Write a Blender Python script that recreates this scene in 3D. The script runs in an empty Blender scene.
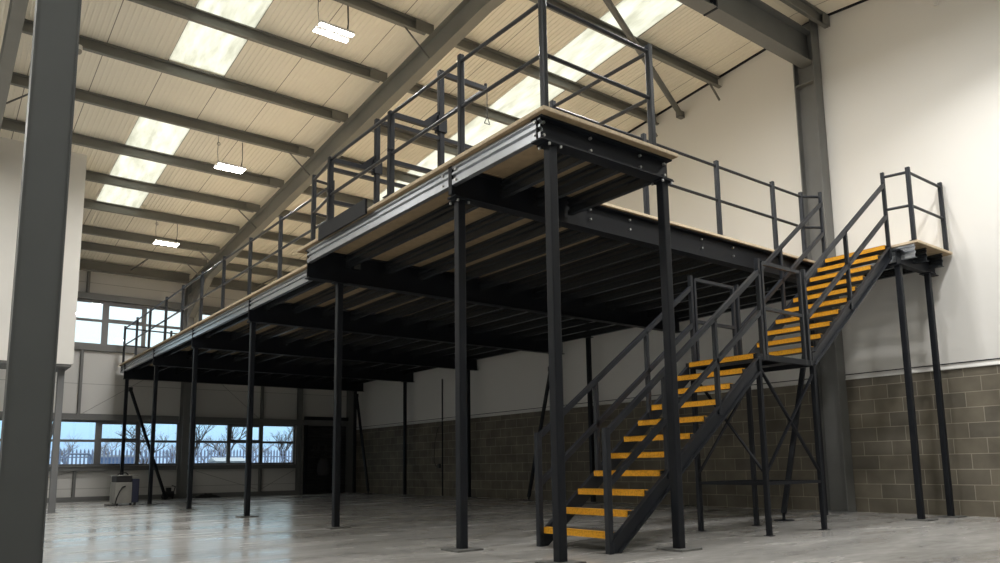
import bpy, math, random
from mathutils import Vector, Matrix
random.seed(7)
scene = bpy.context.scene
COL = scene.collection
R = math.radians

# ------------------------------------------------------------------ dimensions (metres)
XW = 12.25          # inner face of the gable wall
YF = 24.6           # inner face of the far wall
XL = -5.2           # left wall
RIDGE_Y, RIDGE_Z, SLOPE = 6.65, 8.67, 0.10
YN = 2 * RIDGE_Y - YF
DECK = 3.92         # top of the mezzanine boards
RISE, GOING = 0.1865, 0.2435
SX = 5.14           # nosing of the first step
YA, YB = 5.045, 6.015   # near and far stringer lines


def roof(y, off=0.0):
    return RIDGE_Z + off - SLOPE * abs(y - RIDGE_Y)


# ------------------------------------------------------------------ materials
def new_mat(name):
    m = bpy.data.materials.new(name)
    m.use_nodes = True
    nt = m.node_tree
    b = nt.nodes['Principled BSDF']
    return m, nt, b


def simple(name, col, rough=0.5, metal=0.0, vary=0.0, scale=6.0, bump=0.0, spec=0.5):
    m, nt, b = new_mat(name)
    b.inputs['Base Color'].default_value = (*col, 1)
    b.inputs['Roughness'].default_value = rough
    b.inputs['Metallic'].default_value = metal
    b.inputs['Specular IOR Level'].default_value = spec
    if vary or bump:
        tc = nt.nodes.new('ShaderNodeTexCoord')
        n = nt.nodes.new('ShaderNodeTexNoise')
        n.inputs['Scale'].default_value = scale
        n.inputs['Detail'].default_value = 5
        nt.links.new(tc.outputs['Object'], n.inputs['Vector'])
        if vary:
            r = nt.nodes.new('ShaderNodeValToRGB')
            r.color_ramp.elements[0].position = .3
            r.color_ramp.elements[1].position = .7
            r.color_ramp.elements[0].color = (*[c * (1 - vary) for c in col], 1)
            r.color_ramp.elements[1].color = (*[min(1, c * (1 + vary)) for c in col], 1)
            nt.links.new(n.outputs['Fac'], r.inputs['Fac'])
            nt.links.new(r.outputs['Color'], b.inputs['Base Color'])
        if bump:
            bp = nt.nodes.new('ShaderNodeBump')
            bp.inputs['Strength'].default_value = bump
            bp.inputs['Distance'].default_value = 0.01
            nt.links.new(n.outputs['Fac'], bp.inputs['Height'])
            nt.links.new(bp.outputs['Normal'], b.inputs['Normal'])
    return m


M = {}
M['mezz'] = simple('charcoal powder coat', (.0125, .0145, .0190), .45, 0, .08, 3, 0, .18)
M['rail'] = simple('charcoal handrail paint', (.020, .023, .029), .36, 0, .08, 4, 0, .28)
M['frame'] = simple('building frame grey paint', (.150, .153, .150), .5, 0, .08, 2)
M['purlin'] = simple('purlin grey paint', (.19, .19, .175), .45, 0, .08, 2)
M['column'] = simple('column grey darkened for shade', (.070, .076, .078), .5, 0, .05, 2)  # frame grey darkened, since little light falls on this column
M['dusty'] = simple('dusty steel plate', (.13, .132, .128), .6, 0, .25, 9)
M['winframe'] = simple('window frame grey', (.16, .165, .17), .45)
M['galv'] = simple('galvanised steel', (.40, .42, .45), .32, .9, .06, 5)
M['bolt'] = simple('zinc plated bolt', (.6, .6, .6), .35, .8)
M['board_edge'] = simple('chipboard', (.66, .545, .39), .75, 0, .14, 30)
M['board_under'] = simple('shade-darkened brown chipboard underside', (.33, .24, .14), .8, 0, .15, 8)  # same boards as the deck top, darkened to stand for shade below
M['joist'] = simple('shade-darkened galvanised joist', (.105, .118, .135), .26, .75)  # galvanised joists made darker, standing in for deep shade under the deck
M['lining'] = None
M['cable'] = simple('dark cable', (.03, .03, .03), .6)
M['wire'] = simple('suspension wire', (.12, .12, .115), .5, .3)
M['plaster'] = simple('white boarding', (.70, .69, .66), .7, 0, .03, 1.5)
M['flash'] = simple('white drip flashing', (.72, .72, .70), .5)
M['black'] = simple('matt black', (.015, .015, .017), .7)
M['shutter'] = simple('dark charcoal door', (.022, .023, .026), .6, 0, .2, 3)
M['cabinet'] = simple('beige grey cabinet', (.28, .275, .255), .55, 0, .12, 5)
M['cabinet_side'] = simple('dark blue cabinet side', (.03, .036, .075), .5)
M['blue'] = simple('blue plastic', (.02, .08, .25), .5)
M['ext_ground'] = simple('outdoor asphalt', (.10, .11, .12), .9, 0, .2, .5)
M['far_bark'] = simple('winter bark paled with haze', (.22, .20, .22), .9)  # haze is put into the colour: paler than the near bark
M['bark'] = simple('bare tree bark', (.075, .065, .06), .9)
M['fence'] = simple('blue palisade fence paint', (.20, .25, .38), .6)
M['ext_white'] = simple('white outdoor cladding', (.45, .5, .55), .6)
M['ext_blue'] = simple('blue outdoor cladding', (.10, .18, .36), .6)
M['hedge'] = simple('brown hedge', (.06, .05, .04), .9, 0, .4, 3)


def mat_gable():
    m, nt, b = new_mat('white lining panel')
    b.inputs['Roughness'].default_value = .55
    tc = nt.nodes.new('ShaderNodeTexCoord')
    n = nt.nodes.new('ShaderNodeTexNoise')
    n.inputs['Scale'].default_value = .35
    n.inputs['Detail'].default_value = 3
    r = nt.nodes.new('ShaderNodeValToRGB')
    r.color_ramp.elements[0].color = (.745, .735, .705, 1)
    r.color_ramp.elements[1].color = (.775, .77, .75, 1)
    nt.links.new(tc.outputs['Object'], n.inputs['Vector'])
    nt.links.new(n.outputs['Fac'], r.inputs['Fac'])
    nt.links.new(r.outputs['Color'], b.inputs['Base Color'])
    return m


M['gable'] = mat_gable()


def mat_ribbed(name, col, joint, axis, period, x0, rib=.07, strength=.35):
    """cream liner sheet: fine ribs and a dark joint every `period` along `axis`"""
    m, nt, b = new_mat(name)
    L = nt.links.new
    b.inputs['Roughness'].default_value = .5
    tc = nt.nodes.new('ShaderNodeTexCoord')
    sp = nt.nodes.new('ShaderNodeSeparateXYZ')
    L(tc.outputs['Object'], sp.inputs[0])
    o = sp.outputs[axis]

    def math_(op, a, bv=None):
        k = nt.nodes.new('ShaderNodeMath')
        k.operation = op
        for i, v in enumerate((a, bv)):
            if v is None:
                continue
            if isinstance(v, (int, float)):
                k.inputs[i].default_value = v
            else:
                L(v, k.inputs[i])
        return k.outputs[0]
    fr = math_('FRACT', math_('DIVIDE', math_('SUBTRACT', o, x0 - 50 * period), period))
    j = math_('LESS_THAN', fr, .014 / period)
    mix = nt.nodes.new('ShaderNodeMix')
    mix.data_type = 'RGBA'
    mix.inputs[6].default_value = (*col, 1)
    mix.inputs[7].default_value = (*joint, 1)
    L(j, mix.inputs[0])
    L(mix.outputs[2], b.inputs['Base Color'])
    if strength:
        s = math_('SINE', math_('MULTIPLY', o, 2 * math.pi / rib))
        s = math_('GREATER_THAN', s, .2)
        bp = nt.nodes.new('ShaderNodeBump')
        bp.inputs['Strength'].default_value = strength
        bp.inputs['Distance'].default_value = .02
        L(s, bp.inputs['Height'])
        L(bp.outputs['Normal'], b.inputs['Normal'])
    return m


M['lining'] = mat_ribbed('cream roof liner', (.87, .83, .725), (.26, .235, .19), 0, .975, 2.053, .0886, 0)
M['farwall'] = mat_ribbed('pale wall liner', (.60, .595, .575), (.30, .30, .29), 2, 1.0, .35, .1, 0)


def mat_block():
    m, nt, b = new_mat('grey brown blockwork')
    L = nt.links.new
    b.inputs['Roughness'].default_value = .85
    b.inputs['Specular IOR Level'].default_value = .2
    tc = nt.nodes.new('ShaderNodeTexCoord')
    sp = nt.nodes.new('ShaderNodeSeparateXYZ')
    cb = nt.nodes.new('ShaderNodeCombineXYZ')
    L(tc.outputs['Object'], sp.inputs[0])
    ad = nt.nodes.new('ShaderNodeMath')
    ad.operation = 'ADD'
    ad.inputs[1].default_value = 45.0 - 6.04 + .005
    L(sp.outputs[1], ad.inputs[0])
    L(ad.outputs[0], cb.inputs[0])
    L(sp.outputs[2], cb.inputs[1])
    br = nt.nodes.new('ShaderNodeTexBrick')
    br.offset = .5
    br.inputs['Scale'].default_value = 1
    br.inputs['Brick Width'].default_value = .45
    br.inputs['Row Height'].default_value = .225
    br.inputs['Mortar Size'].default_value = .006
    br.inputs['Mortar Smooth'].default_value = .2
    br.inputs['Bias'].default_value = 0
    br.inputs['Color1'].default_value = (.185, .165, .128, 1)
    br.inputs['Color2'].default_value = (.135, .123, .100, 1)
    br.inputs['Mortar'].default_value = (.33, .30, .245, 1)
    L(cb.outputs[0], br.inputs['Vector'])
    n = nt.nodes.new('ShaderNodeTexNoise')
    n.inputs['Scale'].default_value = 2.2
    n.inputs['Detail'].default_value = 8
    L(tc.outputs['Object'], n.inputs['Vector'])
    mr = nt.nodes.new('ShaderNodeMapRange')
    mr.inputs[1].default_value = .3
    mr.inputs[2].default_value = .7
    mr.inputs[3].default_value = .75
    mr.inputs[4].default_value = 1.2
    L(n.outputs['Fac'], mr.inputs[0])
    mx = nt.nodes.new('ShaderNodeMix')
    mx.data_type = 'RGBA'
    mx.blend_type = 'MULTIPLY'
    mx.inputs[0].default_value = 1
    L(br.outputs['Color'], mx.inputs[6])
    L(mr.outputs[0], mx.inputs[7])
    L(mx.outputs[2], b.inputs['Base Color'])
    n2 = nt.nodes.new('ShaderNodeTexNoise')
    n2.inputs['Scale'].default_value = 60
    L(tc.outputs['Object'], n2.inputs['Vector'])
    bp = nt.nodes.new('ShaderNodeBump')
    bp.inputs['Strength'].default_value = .4
    bp.inputs['Distance'].default_value = .004
    L(n2.outputs['Fac'], bp.inputs['Height'])
    bp2 = nt.nodes.new('ShaderNodeBump')
    bp2.inputs['Strength'].default_value = .6
    bp2.inputs['Distance'].default_value = .004
    bp2.invert = True
    L(br.outputs['Fac'], bp2.inputs['Height'])
    L(bp.outputs['Normal'], bp2.inputs['Normal'])
    L(bp2.outputs['Normal'], b.inputs['Normal'])
    return m


M['block'] = mat_block()


def mat_floor():
    m, nt, b = new_mat('power floated concrete')
    L = nt.links.new
    tc = nt.nodes.new('ShaderNodeTexCoord')
    mp = nt.nodes.new('ShaderNodeMapping')
    mp.inputs['Rotation'].default_value = (0, 0, R(20))
    mp.inputs['Scale'].default_value = (.5, 1.6, 1)
    L(tc.outputs['Object'], mp.inputs[0])
    n = nt.nodes.new('ShaderNodeTexNoise')
    n.inputs['Scale'].default_value = .9
    n.inputs['Detail'].default_value = 9
    n.inputs['Roughness'].default_value = .62
    n.inputs['Distortion'].default_value = .3
    L(mp.outputs[0], n.inputs['Vector'])
    r = nt.nodes.new('ShaderNodeValToRGB')
    e = r.color_ramp.elements
    e[0].position, e[0].color = .18, (.31, .306, .296, 1)
    e[1].position, e[1].color = .82, (.45, .445, .43, 1)
    L(n.outputs['Fac'], r.inputs['Fac'])
    n3 = nt.nodes.new('ShaderNodeTexNoise')
    n3.inputs['Scale'].default_value = 9
    n3.inputs['Detail'].default_value = 6
    L(mp.outputs[0], n3.inputs['Vector'])
    mr3 = nt.nodes.new('ShaderNodeMapRange')
    mr3.inputs[1].default_value, mr3.inputs[2].default_value = .3, .7
    mr3.inputs[3].default_value, mr3.inputs[4].default_value = .87, 1.10
    L(n3.outputs['Fac'], mr3.inputs[0])
    mx = nt.nodes.new('ShaderNodeMix')
    mx.data_type = 'RGBA'
    mx.blend_type = 'MULTIPLY'
    mx.inputs[0].default_value = 1
    L(r.outputs['Color'], mx.inputs[6])
    L(mr3.outputs[0], mx.inputs[7])
    L(mx.outputs[2], b.inputs['Base Color'])
    n2 = nt.nodes.new('ShaderNodeTexNoise')
    n2.inputs['Scale'].default_value = 1.3
    n2.inputs['Detail'].default_value = 5
    L(mp.outputs[0], n2.inputs['Vector'])
    mr = nt.nodes.new('ShaderNodeMapRange')
    mr.inputs[1].default_value, mr.inputs[2].default_value = .35, .65
    mr.inputs[3].default_value, mr.inputs[4].default_value = .13, .30
    L(n2.outputs['Fac'], mr.inputs[0])
    L(mr.outputs[0], b.inputs['Roughness'])
    b.inputs['Specular IOR Level'].default_value = .5
    bp = nt.nodes.new('ShaderNodeBump')
    bp.inputs['Strength'].default_value = .06
    bp.inputs['Distance'].default_value = .02
    L(n3.outputs['Fac'], bp.inputs['Height'])
    L(bp.outputs['Normal'], b.inputs['Normal'])
    return m


M['floor'] = mat_floor()


def mat_yellow():
    m, nt, b = new_mat('yellow anti slip grit')
    L = nt.links.new
    b.inputs['Roughness'].default_value = .7
    tc = nt.nodes.new('ShaderNodeTexCoord')
    n = nt.nodes.new('ShaderNodeTexNoise')
    n.inputs['Scale'].default_value = 55
    n.inputs['Detail'].default_value = 6
    L(tc.outputs['Object'], n.inputs['Vector'])
    r = nt.nodes.new('ShaderNodeValToRGB')
    e = r.color_ramp.elements
    e[0].position, e[0].color = .35, (.60, .275, .008, 1)
    e[1].position, e[1].color = .55, (.82, .385, .012, 1)
    L(n.outputs['Fac'], r.inputs['Fac'])
    L(r.outputs['Color'], b.inputs['Base Color'])
    n2 = nt.nodes.new('ShaderNodeTexVoronoi')
    n2.inputs['Scale'].default_value = 110
    L(tc.outputs['Object'], n2.inputs['Vector'])
    bp = nt.nodes.new('ShaderNodeBump')
    bp.inputs['Strength'].default_value = .5
    bp.inputs['Distance'].default_value = .004
    L(n2.outputs['Distance'], bp.inputs['Height'])
    L(bp.outputs['Normal'], b.inputs['Normal'])
    return m


M['yellow'] = mat_yellow()
M['tread'] = simple('dark grit tread', (.055, .055, .055), .85, 0, .4, 60, .5)


def mat_skylight():
    m = bpy.data.materials.new('weathered translucent rooflight')
    m.use_nodes = True
    nt = m.node_tree
    nt.nodes.clear()
    L = nt.links.new
    out = nt.nodes.new('ShaderNodeOutputMaterial')
    tr = nt.nodes.new('ShaderNodeBsdfTranslucent')
    df = nt.nodes.new('ShaderNodeBsdfDiffuse')
    mix = nt.nodes.new('ShaderNodeMixShader')
    mix.inputs[0].default_value = .12
    tc = nt.nodes.new('ShaderNodeTexCoord')
    mp = nt.nodes.new('ShaderNodeMapping')
    mp.inputs['Scale'].default_value = (7, 1.6, 1)
    L(tc.outputs['Object'], mp.inputs[0])
    n = nt.nodes.new('ShaderNodeTexNoise')
    n.inputs['Scale'].default_value = 1
    n.inputs['Detail'].default_value = 7
    n.inputs['Roughness'].default_value = .6
    L(mp.outputs[0], n.inputs['Vector'])
    r = nt.nodes.new('ShaderNodeValToRGB')
    e = r.color_ramp.elements
    e[0].position, e[0].color = .30, (.70, .70, .62, 1)
    e[1].position, e[1].color = .62, (.93, .93, .86, 1)
    L(n.outputs['Fac'], r.inputs['Fac'])
    L(r.outputs['Color'], tr.inputs['Color'])
    L(r.outputs['Color'], df.inputs['Color'])
    L(tr.outputs[0], mix.inputs[1])
    L(df.outputs[0], mix.inputs[2])
    L(mix.outputs[0], out.inputs[0])
    return m


M['skylight'] = mat_skylight()


def mat_glass():
    m = bpy.data.materials.new('window glass')
    m.use_nodes = True
    nt = m.node_tree
    nt.nodes.clear()
    L = nt.links.new
    out = nt.nodes.new('ShaderNodeOutputMaterial')
    t = nt.nodes.new('ShaderNodeBsdfTransparent')
    t.inputs[0].default_value = (.90, .95, .97, 1)
    g = nt.nodes.new('ShaderNodeBsdfGlossy')
    g.inputs['Roughness'].default_value = .02
    mix = nt.nodes.new('ShaderNodeMixShader')
    mix.inputs[0].default_value = .05
    L(t.outputs[0], mix.inputs[1])
    L(g.outputs[0], mix.inputs[2])
    L(mix.outputs[0], out.inputs[0])
    return m


M['glass'] = mat_glass()


def mat_emit(name, col, s):
    m = bpy.data.materials.new(name)
    m.use_nodes = True
    nt = m.node_tree
    nt.nodes.clear()
    out = nt.nodes.new('ShaderNodeOutputMaterial')
    e = nt.nodes.new('ShaderNodeEmission')
    e.inputs[0].default_value = (*col, 1)
    e.inputs[1].default_value = s
    nt.links.new(e.outputs[0], out.inputs[0])
    return m


M['led'] = mat_emit('lit LED diffuser', (1.0, .975, .94), 45)
M['fitting'] = simple('white lamp housing', (.7, .7, .68), .4)


# ------------------------------------------------------------------ mesh builder
class MB:
    def __init__(self):
        self.v, self.f = [], []

    def add(self, verts, faces):
        o = len(self.v)
        self.v += [tuple(p) for p in verts]
        self.f += [[i + o for i in q] for q in faces]
        return self

    def box(self, x0, y0, z0, x1, y1, z1):
        v = [(x, y, z) for z in (z0, z1) for y in (y0, y1) for x in (x0, x1)]
        return self.add(v, [(0, 2, 3, 1), (4, 5, 7, 6), (0, 1, 5, 4), (2, 6, 7, 3), (0, 4, 6, 2), (1, 3, 7, 5)])

    def prism(self, prof, p0, p1, up=(0, 0, 1), caps=True):
        """extrude profile [(side, up)] from p0 to p1"""
        p0, p1 = Vector(p0), Vector(p1)
        d = (p1 - p0).normalized()
        u = Vector(up)
        if abs(u.normalized().dot(d)) > .999:
            u = Vector((0, 1, 0))
        u = (u - d * u.dot(d)).normalized()
        s = d.cross(u)
        n = len(prof)
        v = [p0 + s * a + u * b for a, b in prof] + [p1 + s * a + u * b for a, b in prof]
        f = [(i, (i + 1) % n, n + (i + 1) % n, n + i) for i in range(n)]
        if caps:
            f += [tuple(range(n - 1, -1, -1)), tuple(range(n, 2 * n))]
        return self.add(v, f)

    def bar(self, p0, p1, w, h=None, up=(0, 0, 1)):
        h = w if h is None else h
        a, b = w / 2, h / 2
        return self.prism([(-a, -b), (a, -b), (a, b), (-a, b)], p0, p1, up)

    def rbar(self, p0, p1, w, r=.01, up=(0, 0, 1)):
        """square hollow section look: rounded square"""
        a = w / 2
        prof = []
        for cx, cy, t0 in ((a - r, a - r, 0), (-a + r, a - r, 90), (-a + r, -a + r, 180), (a - r, -a + r, 270)):
            for k in range(3):
                t = R(t0 + 45 * k)
                prof.append((cx + r * math.cos(t), cy + r * math.sin(t)))
        return self.prism(prof, p0, p1, up)

    def tube(self, pts, r, n=8, r2=None):
        pts = [Vector(p) for p in pts]
        for i in range(len(pts) - 1):
            a, b = pts[i], pts[i + 1]
            if (b - a).length < 1e-6:
                continue
            up = (0, 0, 1) if abs((b - a).normalized().z) < .95 else (1, 0, 0)
            ra = r if r2 is None else r + (r2 - r) * i / (len(pts) - 1)
            self.prism([(ra * math.cos(2 * math.pi * k / n), ra * math.sin(2 * math.pi * k / n)) for k in range(n)], a, b, up)
        return self

    def cyl(self, p0, p1, r, n=10):
        return self.tube([p0, p1], r, n)

    def ball(self, c, r, n=8, m=6):
        c = Vector(c)
        v = [c + Vector((0, 0, r))]
        for i in range(1, m):
            t = math.pi * i / m
            for k in range(n):
                a = 2 * math.pi * k / n
                v.append(c + Vector((r * math.sin(t) * math.cos(a), r * math.sin(t) * math.sin(a), r * math.cos(t))))
        v.append(c - Vector((0, 0, r)))
        f = [(0, 1 + k, 1 + (k + 1) % n) for k in range(n)]
        for i in range(m - 2):
            for k in range(n):
                a = 1 + i * n + k
                b = 1 + i * n + (k + 1) % n
                f.append((a, a + n, b + n, b))
        l = len(v) - 1
        s = 1 + (m - 2) * n
        f += [(l, s + (k + 1) % n, s + k) for k in range(n)]
        return self.add(v, f)

    def build(self, name, mat, parent=None, bevel=0, smooth=False, label=None):
        me = bpy.data.meshes.new(name)
        if parent is not None:
            org = world_loc(parent)
        else:
            xs = [p[0] for p in self.v]
            ys = [p[1] for p in self.v]
            zs = [p[2] for p in self.v]
            org = Vector(((min(xs) + max(xs)) / 2, (min(ys) + max(ys)) / 2, min(zs)))
        self.mesh_into(me, org)
        me.materials.append(M[mat] if isinstance(mat, str) else mat)
        o = bpy.data.objects.new(name, me)
        COL.objects.link(o)
        if parent is not None:
            o.parent = parent
        else:
            o.location = org
        if smooth:
            for p in me.polygons:
                p.use_smooth = True
        if bevel:
            bv = o.modifiers.new('bevel', 'BEVEL')
            bv.width = bevel
            bv.segments = 2
            bv.limit_method = 'ANGLE'
        if label:
            o['label'] = label
        return o

    def mesh_into(self, me, org):
        me.from_pydata([(p[0] - org[0], p[1] - org[1], p[2] - org[2]) for p in self.v], [], self.f)
        import bmesh
        bm = bmesh.new()
        bm.from_mesh(me)
        bmesh.ops.recalc_face_normals(bm, faces=bm.faces)
        bm.to_mesh(me)
        bm.free()


def world_loc(o):
    l = Vector(o.location)
    while o.parent is not None:
        o = o.parent
        l = l + Vector(o.location)
    return l


def thing(name, label, cat, loc=(0, 0, 0), group=None):
    o = bpy.data.objects.new(name, None)
    o.empty_display_size = .1
    COL.objects.link(o)
    o.location = loc
    tag(o, label, cat, group)
    return o


def tag(o, label, cat, group=None):
    o['label'] = label
    o['category'] = cat
    if group:
        o['group'] = group
    return o


def struct(o, label=None, cat=None):
    o['kind'] = 'structure'
    if label:
        o['label'] = label
    if cat:
        o['category'] = cat
    return o


def I_prof(w, h, tf, tw):
    a, b, t = w / 2, h / 2, tw / 2
    return [(-a, -b), (a, -b), (a, -b + tf), (t, -b + tf), (t, b - tf), (a, b - tf), (a, b), (-a, b), (-a, b - tf), (-t, b - tf), (-t, -b + tf), (-a, -b + tf)]


def C_prof(w, h, t, lip=.018):
    """channel open to +side, web at side 0"""
    b = h / 2
    return [(0, -b), (w, -b), (w, -b + lip), (w - t, -b + lip), (w - t, -b + t), (t, -b + t), (t, b - t), (w - t, b - t), (w - t, b - lip), (w, b - lip), (w, b), (0, b)]


def sigma_prof(w, h, t):
    """ribbed (sigma) channel: the web has two pressed-in grooves"""
    b = h / 2
    g = .026
    outer = [(0, -b), (0, -b * .42), (g, -b * .30), (g, -b * .06), (0, b * .06), (0, b * .30), (g, b * .42), (g, b * .62), (0, b * .74), (0, b)]
    inner = [(x + t, y) for x, y in reversed(outer)]
    inner[0] = (t, b - t)
    inner[-1] = (t, -b + t)
    return [(w, -b)] + outer + [(w, b), (w, b - t)] + inner + [(w, -b + t)]


def mirror(p):
    return [(-a, b) for a, b in reversed(p)]


# ================================================================== THE SETTING
b = MB().box(XL, YN, -.2, XW, YF, 0)
fl = struct(b.build('floor', 'floor'), 'grey power floated concrete floor with soft reflections')

# ceiling: liner sheets of both roof slopes, left open where the rooflights lie
SKY = [(-7 * .975 + 2.06 + .975 * 3, -7 * .975 + 2.06 + .975 * 4), (3.035, 4.01), (8.885, 9.86)]
SKY_Y = (7.35, 20.05)


def slab(mb, x0, x1, y0, y1, off, th=.06):
    z0, z1 = roof(y0, off), roof(y1, off)
    v = [(x0, y0, z0), (x1, y0, z0), (x1, y1, z1), (x0, y1, z1)]
    v += [(p[0], p[1], p[2] + th) for p in v]
    mb.add(v, [(0, 3, 2, 1), (4, 5, 6, 7), (0, 1, 5, 4), (1, 2, 6, 5), (2, 3, 7, 6), (3, 0, 4, 7)])


mb = MB()
for sgn in (1, -1):
    def YY(y):
        return y if sgn > 0 else 2 * RIDGE_Y - y
    xs = XL
    for a, c in SKY + [(XW, None)]:
        slab(mb, xs, a, YY(RIDGE_Y), YY(YF + .15), 0)
        if c is None:
            break
        slab(mb, a, c, YY(RIDGE_Y), YY(SKY_Y[0]), 0)
        slab(mb, a, c, YY(SKY_Y[1]), YY(YF + .15), 0)
        if sgn > 0 and 3 < a < 4:
            slab(mb, a, c, 13.40, 15.12, 0)
        xs = c
# pressed ribs of the liner sheets, running down the far slope
rx = .05
while rx < XW - .06:
    ph = ((rx - 2.053) / .975) % 1
    runs_ = [(6.9, YF)]
    if 3.0 < rx < 4.03:
        runs_ = [(6.9, 7.3), (13.42, 15.1), (20.1, YF)]
    elif 8.85 < rx < 9.88:
        runs_ = [(6.9, 7.3), (20.1, YF)]
    if .04 < ph < .97:
        for ya_, yb_ in runs_:
            za_, zb_ = roof(ya_), roof(yb_)
            v_ = [(rx - .016, ya_, za_), (rx - .010, ya_, za_ - .010), (rx + .010, ya_, za_ - .010), (rx + .016, ya_, za_),
                  (rx - .016, yb_, zb_), (rx - .010, yb_, zb_ - .010), (rx + .010, yb_, zb_ - .010), (rx + .016, yb_, zb_)]
            mb.add(v_, [(0, 1, 5, 4), (1, 2, 6, 5), (2, 3, 7, 6)])
    rx += .975 / 11
ce = mb.build('ceiling', 'lining')
# keep texture space on world axes
ce.data.transform(Matrix.Translation(ce.location))
ce.location = (0, 0, 0)
struct(ce, 'cream ribbed liner sheets of the pitched roof')

nm = ['weathered rooflight strip beyond the left wall column', 'dirty translucent rooflight strip at the top left, running out of the picture',
      'bright translucent rooflight strip seen behind the pallet gate and corner guardrail']
GAP = (13.40, 15.12)
for i, (a, c) in enumerate(SKY):
    for sgn in (1, -1, 2):
        if sgn == 2 and i != 1:
            continue
        mb = MB()
        y0, y1 = (SKY_Y if sgn > 0 else (2 * RIDGE_Y - SKY_Y[1], 2 * RIDGE_Y - SKY_Y[0]))
        if i == 1 and sgn == 1:
            y1 = GAP[0]
        if sgn == 2:
            y0 = GAP[1]
        slab(mb, a, c, y0, y1, .012, .006)
        o = mb.build('skylight', 'skylight')
        if sgn == 2:
            lab = 'dirty translucent rooflight strip nearest the far wall, three panes between purlins'
        elif sgn > 0:
            lab = nm[i]
        else:
            lab = nm[i].split(' strip')[0] + ' strip on the slope behind the camera, ' + ['far left', 'middle', 'by the gable wall'][i]
        tag(o, lab, 'skylight', 'rooflight strips')

# gable wall (right): blockwork below, white lining above
GP = [(YN, 0), (YF + .15, 0)]
mb = MB()
mb.box(XW, YN, 0, XW + .2, YF + .15, 2.18)
wb = mb.build('wall_right', 'block')
wb.data.transform(Matrix.Translation(wb.location))
wb.location = (0, 0, 0)
struct(wb, 'grey brown blockwork base of the gable wall')
mb = MB()
mb.prism([(YN, 2.18), (YF + .15, 2.18), (YF + .15, roof(YF + .15)), (RIDGE_Y, RIDGE_Z + .05), (YN, roof(YN))], (XW + .02, 0, 0), (XW + .2, 0, 0))
# prism maps side = d x up ; d=+x, up=z -> side = -y : build directly instead
mb = MB()
prof = [(YN, 2.18), (YF + .15, 2.18), (YF + .15, roof(YF + .15) + .05), (RIDGE_Y, RIDGE_Z + .05), (YN, roof(YN) + .05)]
n = len(prof)
mb.add([(XW + .02, y, z) for y, z in prof] + [(XW + .2, y, z) for y, z in prof],
       [tuple(range(n)), tuple(range(2 * n - 1, n - 1, -1))] + [(i, (i + 1) % n, n + (i + 1) % n, n + i) for i in range(n)])
gw = mb.build('wall_right_lining', 'gable')
gw.name = 'wall_right.001'
struct(gw, 'white lining panels of the gable wall above the blockwork')
mb = MB()
mb.prism([(-.03, 0), (.03, 0), (.03, .012), (.0, .05), (-.03, .055)], (XW + .005, YF, 2.155), (XW + .005, YN, 2.155))
struct(mb.build('trim_1', 'flash'), 'white drip flashing along the top of the blockwork')
struct(MB().box(XW + .008, YN, 2.236, XW + .021, YF, 2.25).build('trim_40', 'mezz'), 'dark joint line just above the white flashing')
# thin shadow-gap trim where the gable lining meets the roof
mb = MB()
for y1 in (YF, YN):
    mb.bar((XW - .005, RIDGE_Y, roof(RIDGE_Y) - .012), (XW - .005, y1, roof(y1) - .012), .05, .022)
struct(mb.build('trim_2', 'mezz'), 'dark closing strip between gable lining and roof')

# far wall with window openings
LOW = dict(z0=1.0, z1=2.30)
UPR = dict(z0=4.50, z1=5.82)
BL = (0.98, 6.42)
BR = (6.86, 10.16)
mb = MB()
T = YF + .15
segs = [(XL, BL[0]), (BL[1], BR[0]), (BR[1], XW + .02)]
zt = roof(YF) + .02
for x0, x1 in segs:
    mb.box(x0, YF, 0, x1, T, zt)
for x0, x1 in (BL, BR):
    mb.box(x0, YF, 0, x1, T, LOW['z0'])
    mb.box(x0, YF, LOW['z1'], x1, T, UPR['z0'])
    mb.box(x0, YF, UPR['z1'], x1, T, zt)
fw = mb.build('wall_far', 'farwall')
fw.data.transform(Matrix.Translation(fw.location))
fw.location = (0, 0, 0)
struct(fw, 'pale lined far wall with two rows of windows')
struct(MB().box(XL - .2, YN, 0, XL, T, roof(YF) + 2.0).build('wall_left', 'gable'))
struct(MB().box(XL - .2, YN - .2, 0, XW + .2, YN, roof(YN) + .1).build('wall_near', 'gable'))

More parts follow.
